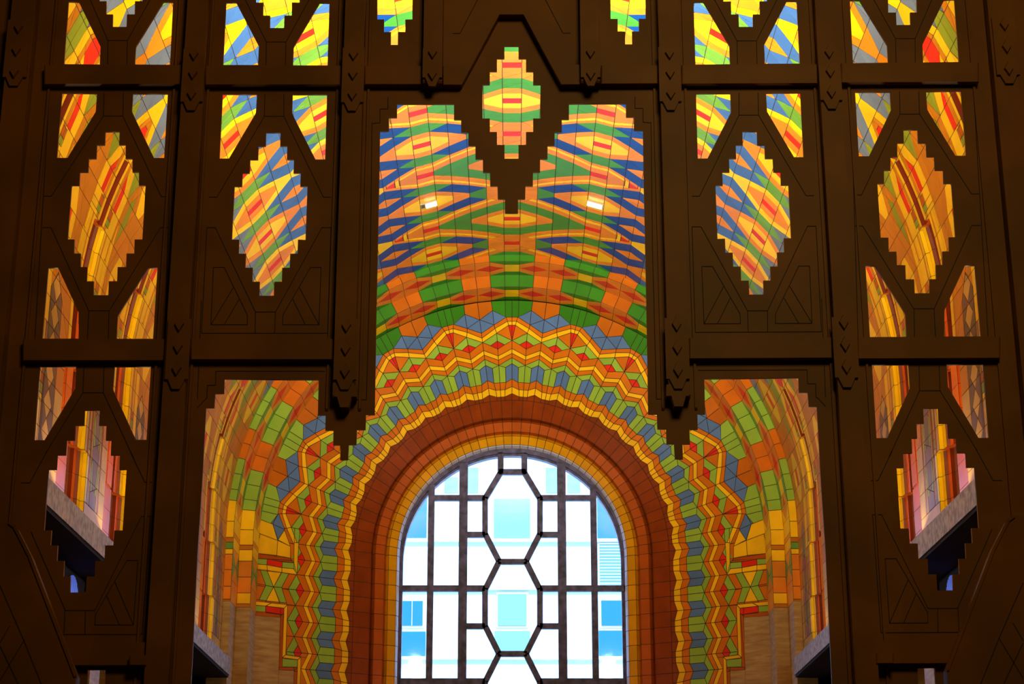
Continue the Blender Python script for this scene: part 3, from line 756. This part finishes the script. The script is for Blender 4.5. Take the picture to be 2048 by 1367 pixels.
holesLR = [
 [(136.9,3),(157.6,4),(201,93.4),(199.7,128.8),(128.3,128.2)], [(326.7,4),(346.2,4),(340,129.4),(270,128.8),(271.7,93.4)], topA,
 [(123.8,186),(194,186.7),(191.5,223.3),(134.8,315.5),(114,315.5)], [(265.6,187.3),(335.8,187.3),(328.3,315.7),(308,315.7),(264,223.3)], diaA,
 [(96.3,535),(116,535),(157,624),(157.5,676.7),(84.7,676.7)], [(295.8,535),(315,535),(306,677),(233,677),(235.2,631)],
 [(79.7,732.8),(152.8,732.8),(150,777.3),(89,879.7),(68.6,879.7)], [(229,732.8),(302,732.8),(293,879),(271.6,879),(226,778.6)], diaA2,
 [(175,1339),(211,1339),(209,1420),(172,1420)],
 [(452.3,5),(472.5,5),(517.7,92),(516,129.8),(446.4,129.8)], [(639.2,5.6),(658.9,6),(655,130.7),(585.9,130.5),(587.3,93.8)], topB,
 [(445.2,188),(514,188.4),(511.7,225.7),(458,316.8),(439,316.8)], [(585.3,188.8),(654,188.8),(650.3,318.6),(631,318.6),(584,226.3)], diaB,
 [(755,-40),(754.7,38.8),(768.2,38.8),(768,64),(782,64),(781.6,89.7),(795.6,89.7),(796,64),(810.5,64),(810.7,38.8),(824.8,38.8),(825,-40)],
]
diaC = [(1009,92),(1009,117),(994,117),(994,142.7),(979.7,142.7),(979.7,169),(965,169),(965,236.9),(979.7,236.9),(979.7,263.7),(994,263.7),(994,289.7),(1009,289.7),(1009,317)]
diaC = diaC + [(2*1023-x, y) for x, y in reversed(diaC)]
halfbig = [(1010,426),(1010,398),(995.6,398),(995,372),(980.3,372),(980,344.8),(966,344.6),(965.7,318),(951,318),(950.8,291.5),(936.7,291.4),(936.7,264.6),(922.3,264.4),(922.3,239),(908,239),(908,208),(794,208),(794,234.9),(777.9,235),(777.9,262),(760,262.3),(758.5,367),(753,620),(749.4,829),
  (732,829),(731,859),(713.8,859),(712.7,888.7),(697.6,889),(696,919),(680.2,919),(681,889.5),(666.4,889.5),(667,860),(650.5,860),(651.2,829.8),(635.7,829.8),(637.4,759.5),(449,757.8),(447.8,786.8),(430.2,787),(428.3,815.2),(412,815.5),(405,950),(394.6,1110),(386.6,1280),(375,1500),(355,1800),(330,2200)]
big = [pp(x, y) for x, y in halfbig]
bigR = [pp(x+ (0 if x < 1000 else 0), y, 1) for x, y in reversed(halfbig)]
def dyc(v): return (v.x, v.z)
def sheet(name, outer_, holes, th, mat, parent, y):
    cu = bpy.data.curves.new(name, 'CURVE'); cu.dimensions = '2D'; cu.fill_mode = 'BOTH'; cu.extrude = th/2
    for loop in [outer_]+holes:
        sp_ = cu.splines.new('POLY'); sp_.points.add(len(loop)-1)
        for i, p in enumerate(loop): sp_.points[i].co = (p[0], p[1], 0, 1)
        sp_.use_cyclic_u = True
    tmp = bpy.data.objects.new('tmp', cu); COL.objects.link(tmp)
    bpy.context.view_layer.update()
    me = bpy.data.meshes.new_from_object(tmp.evaluated_get(bpy.context.evaluated_depsgraph_get()))
    bpy.data.objects.remove(tmp); bpy.data.curves.remove(cu)
    me.transform(Matrix.Rotation(math.pi/2, 4, 'X')); me.transform(Matrix.Translation((0, y+th/2, 0)))
    me.name = name; me.materials.clear(); me.materials.append(mat)
    o = bpy.data.objects.new(name, me); COL.objects.link(o)
    if parent: inv(o, parent)
    return o
outerS = [(-8.9, -1.5), (8.9, -1.5), (8.9, 13.9), (-8.9, 13.9)]
holes = []
for sd in (-1, 1):
    for h_ in holesLR: holes.append([dyc(pp(x, y, sd)) for x, y in h_])
holes.append([dyc(at(x, y, YS)) for x, y in diaC])
bigpoly = [dyc(v) for v in bigR] + [dyc(v) for v in big]
# close at the floor of the passage
holes.append(bigpoly)
sheet('screen_sheet', outerS, holes, 0.02, BRONZE, scr, YS)

def prism_px(name, pts, sd, y, th, mat=BRONZE, bevel=0.008, parent=None, base=YS):
    # silhouette taken on the sheet plane, then moved forward in parallel
    P = [at(*p, base) if sd == 0 else pp(p[0], p[1], sd, base) for p in pts]
    P = [Vector((v.x, y, v.z)) for v in P]
    n = Vector()
    for i in range(len(P)): n += P[i].cross(P[(i+1)%len(P)])
    if n.y > 0: P.reverse()
    m = MB(); m.prism(P, th, mat, bevel)
    return inv(m.build(name), parent or scr)
# offsets: an element that stands forward by e shows a little lower and wider; its own plane is used for its outline
YP = YS-0.12; YBm = YS-0.075
def pvert(xc, y0, y1, wpx, name='post', Yp=YP):
    for sd in (-1, 1):
        # centre line vertical in space through (xc, 150)
        a = pp(xc, 150, sd, Yp); t = pp(xc, y0, sd, Yp); b = pp(xc, y1, sd, Yp)
        hw = wpx*Yp*1.04/F/2
        m = MB(); m.prism([(a.x-hw, Yp, b.z), (a.x+hw, Yp, b.z), (a.x+hw, Yp, t.z), (a.x-hw, Yp, t.z)], YS-Yp, BRONZE, .012)
        inv(m.build(name), scr)
pvert(386.5, -60, 1420, 45); pvert(706, -60, 794, 43); pvert(865, -60, 165, 42); pvert(34, -60, 1420, 52)
# inner bead strips beside the posts
for xc in (418, 676, 738, 350, 100):
    pvert(xc, -60, 820 if xc > 600 else 1420, 5, 'bead', YS-.02)
def beam(x0, x1, ya, yb, sd, name='beam'):
    prism_px(name, [(x0, yb), (x1, yb), (x1, ya), (x0, ya)], sd, YBm, .075, base=YBm)
for sd in (-1, 1):
    beam(88, 364, 129.5, 168, sd); beam(410, 683, 131, 169, sd); beam(729, 844, 131, 168.5, sd); beam(886, 905, 131, 168.5, sd)
    beam(45, 331, 677, 720, sd); beam(381, 668, 677, 718, sd); beam(125, 296, 1283, 1330, sd)
    prism_px('diagonal_brace', [(887,131),(905,131),(975,-30),(1023,-30),(1023,30),(999,30),(923,170),(887,170)], sd, YBm-.01, .085, bevel=0, base=YBm)
for sd in (-1, 1):
    prism_px('bracket_block', [(258,1309),(293,1309),(293,1330),(258,1330)], sd, YBm-.06, .06, bevel=.008, base=YBm-.06)
# rosette plates with raised lozenges
def plate(xc, y0, y1, diam, sd, hw=23.5, tail=None):
    Yq = YP-.025; P = []
    xo = pp(xc, (y0+y1)/2, sd, Yq).x
    hwm = hw*Yq*1.04/F; z0 = pp(xc, y0, sd, Yq).z; z1 = pp(xc, y1, sd, Yq).z
    def o(dx, z): return (xo+dx*hwm, Yq, z)
    k = .125
    pts = [o(-.33, z1), o(.33, z1), o(.72, z1+k*.62), o(1, z1+k*.62), o(1, z0-k*.62), o(.72, z0-k*.62), o(.33, z0), o(-.33, z0), o(-.72, z0-k*.62), o(-1, z0-k*.62), o(-1, z1+k*.62), o(-.72, z1+k*.62)]
    m = MB(); m.prism(pts, .025, BRONZE)
    pl = inv(m.build('rosette_plate'), scr)
    for yc in diam:
        z = pp(xc, yc, sd, Yq).z; a, b = 10.0*Yq*1.04/F, 17.5*Yq*1.04/F
        x = xo+0.0
        base = [Vector((x, Yq, z-b)), Vector((x+a, Yq, z)), Vector((x, Yq, z+b)), Vector((x-a, Yq, z))]
        tp = [Vector((p.x*.86+x*.14, Yq-.026, p.z*.86+z*.14)) for p in base]
        m = MB(); m.face(tp, BRONZE)
        for i in range(4): m.face([base[i], base[(i+1)%4], tp[(i+1)%4], tp[i]], BRONZE)
        d = m.build('lozenge'); d.parent = pl
for sd in (-1, 1):
    plate(386, 79, 220, (108, 146, 187), sd); plate(706, 78, 221, (108, 147, 188), sd); plate(865, 79, 172, (105, 148), sd, 21)
    plate(34, 22, 171, (54, 99, 143), sd, 25); plate(356, 618, 777, (648, 692, 736), sd); plate(691.5, 618, 778, (650, 696, 741), sd)
    prism_px('post_foot', [(680,814),(697,814),(703,793),(713,793),(713,770),(668,770),(668,793),(674,793)], sd, YP-.004, .1, bevel=0, base=YP)
# seams pressed in the sheet
SE = [
 [(181,0),(216,81),(255,81),(300,0)], [(216,81),(215.5,129)], [(255,81),(254,129)], [(208.5,186),(207,232),(246,232),(247,186)], [(207,232),(103,392),(88,392)], [(246,232),(323,393),(338,393)],
 [(85,455),(102.5,455),(177.7,621),(218.7,621),(321,455),(336.6,455)], [(178,621),(175,677)], [(218,621),(217,677)], [(168,733),(166,785),(207,785),(208,733)], [(166,785),(92,905)], [(207,785),(268,917)],
 [(345,170),(330,677)], [(100,170),(70,677)],
 [(42,965),(60,965),(95,900)], [(262,905),(290,964),(304,964)], [(301,1032),(283,1032),(190,1220),(131,1220),(62,1062)], [(130,1220),(128,1268),(284,1268),(301,1032)], [(171,1220),(170,1268)],
 [(254,1120),(276,1120),(267,1249),(190,1249),(191,1228),(254,1120)], [(267,1249),(230,1163)], [(239,1249),(214,1191)],
 [(491,0),(533,84),(572,84),(618,0)], [(533,84),(532,130)], [(572,84),(571,130)], [(530,188),(529,232.5),(568,232.5),(568,188)], [(529,232.5),(434,394),(418,394)], [(568,232.5),(647,394),(662,394)],
 [(414,455),(431,455),(511,623.5),(551,623.5),(644,455),(662,455)], [(511,623.5),(510.5,666)], [(551,623.5),(549.5,666)], [(414,455),(403,666),(655.5,666),(662,455)],
 [(427,534.5),(448.5,534.5),(495,629.5),(495,649),(422,649),(427,534.5)], [(422,649),(466.5,575)], [(448.5,649),(478,598.5)],
 [(642.5,534.5),(621,534.5),(566,629.5),(565,649),(638,649),(642.5,534.5)], [(638,649),(599,575)], [(611,649),(586,598.5)],
 [(744,245),(744,247),(760,245.5),(760,218),(776,218),(776,195)], [(744,247),(741,500),(733,799),(715,799)], [(395,815),(412,797),(414,797),(415,770),(431,770),(432,742),(650,742)],
 [(905,67),(920,67),(955,0)], [(403,600),(395,797)],
]
def strip(m, p, q, wd, y, mat):
    d = (q-p).normalized(); n = Vector((-d.z, 0, d.x))*wd/2
    P = [p+n, p-n, q-n, q+n]; P = [Vector((v.x, y, v.z)) for v in P]
    if (P[1]-P[0]).cross(P[2]-P[1]).y > 0: P.reverse()
    m.prism(P, .004, mat)
for sd in (-1, 1):
    for L_ in SE:
        m = MB()
        for i in range(len(L_)-1):
            a, b = pp(*L_[i], sd), pp(*L_[i+1], sd)
            if (b-a).length > 1e-3: strip(m, a, b, .0055, YS-.003, BRONZE_SEAM)
        inv(m.build('seam_line'), scr)
# sloping panels low in the corners, nearer than the screen
for sd, lab in ((-1, 'sloping dark bronze side panel low in the left corner before the screen'), (1, 'sloping dark bronze side panel low in the right corner before the screen')):
    YC = 12.6
    pts = [(-60,1043),(18,1044),(30,1053),(60,1112),(152,1352),(150,1480),(-60,1480)]
    P = [pp(x, y-(8 if sd > 0 else 0), sd, YC) for x, y in pts]
    P = [Vector((v.x, YC, v.z)) for v in P]
    P[-1].z = P[-2].z = -1.6; 
    root = empty('corner_panel', (P[2].x, YC, -1.6)); tag(root, lab, 'panel', None)
    Q = P if sd > 0 else P[::-1]
    m = MB(); m.prism(Q, .12, BRONZE); inv(m.build('board'), root)
    m = MB()
    for i in (1, 2, 3): 
        a, b = P[i], P[i+1]; strip(m, a, b, .022, YC-.012, BRONZE)
    inv(m.build('edge_trim'), root)
    for L_ in ([(0,1170),(48,1280),(88,1380)], [(0,1290),(38,1370)], [(48,1280),(12,1340),(0,1360)], [(20,1250),(0,1285)]):
        m = MB()
        for i in range(len(L_)-1): strip(m, pp(*L_[i], sd, YC), pp(*L_[i+1], sd, YC), .006, YC-.003, BRONZE_SEAM)
        inv(m.build('seam_line'), root)
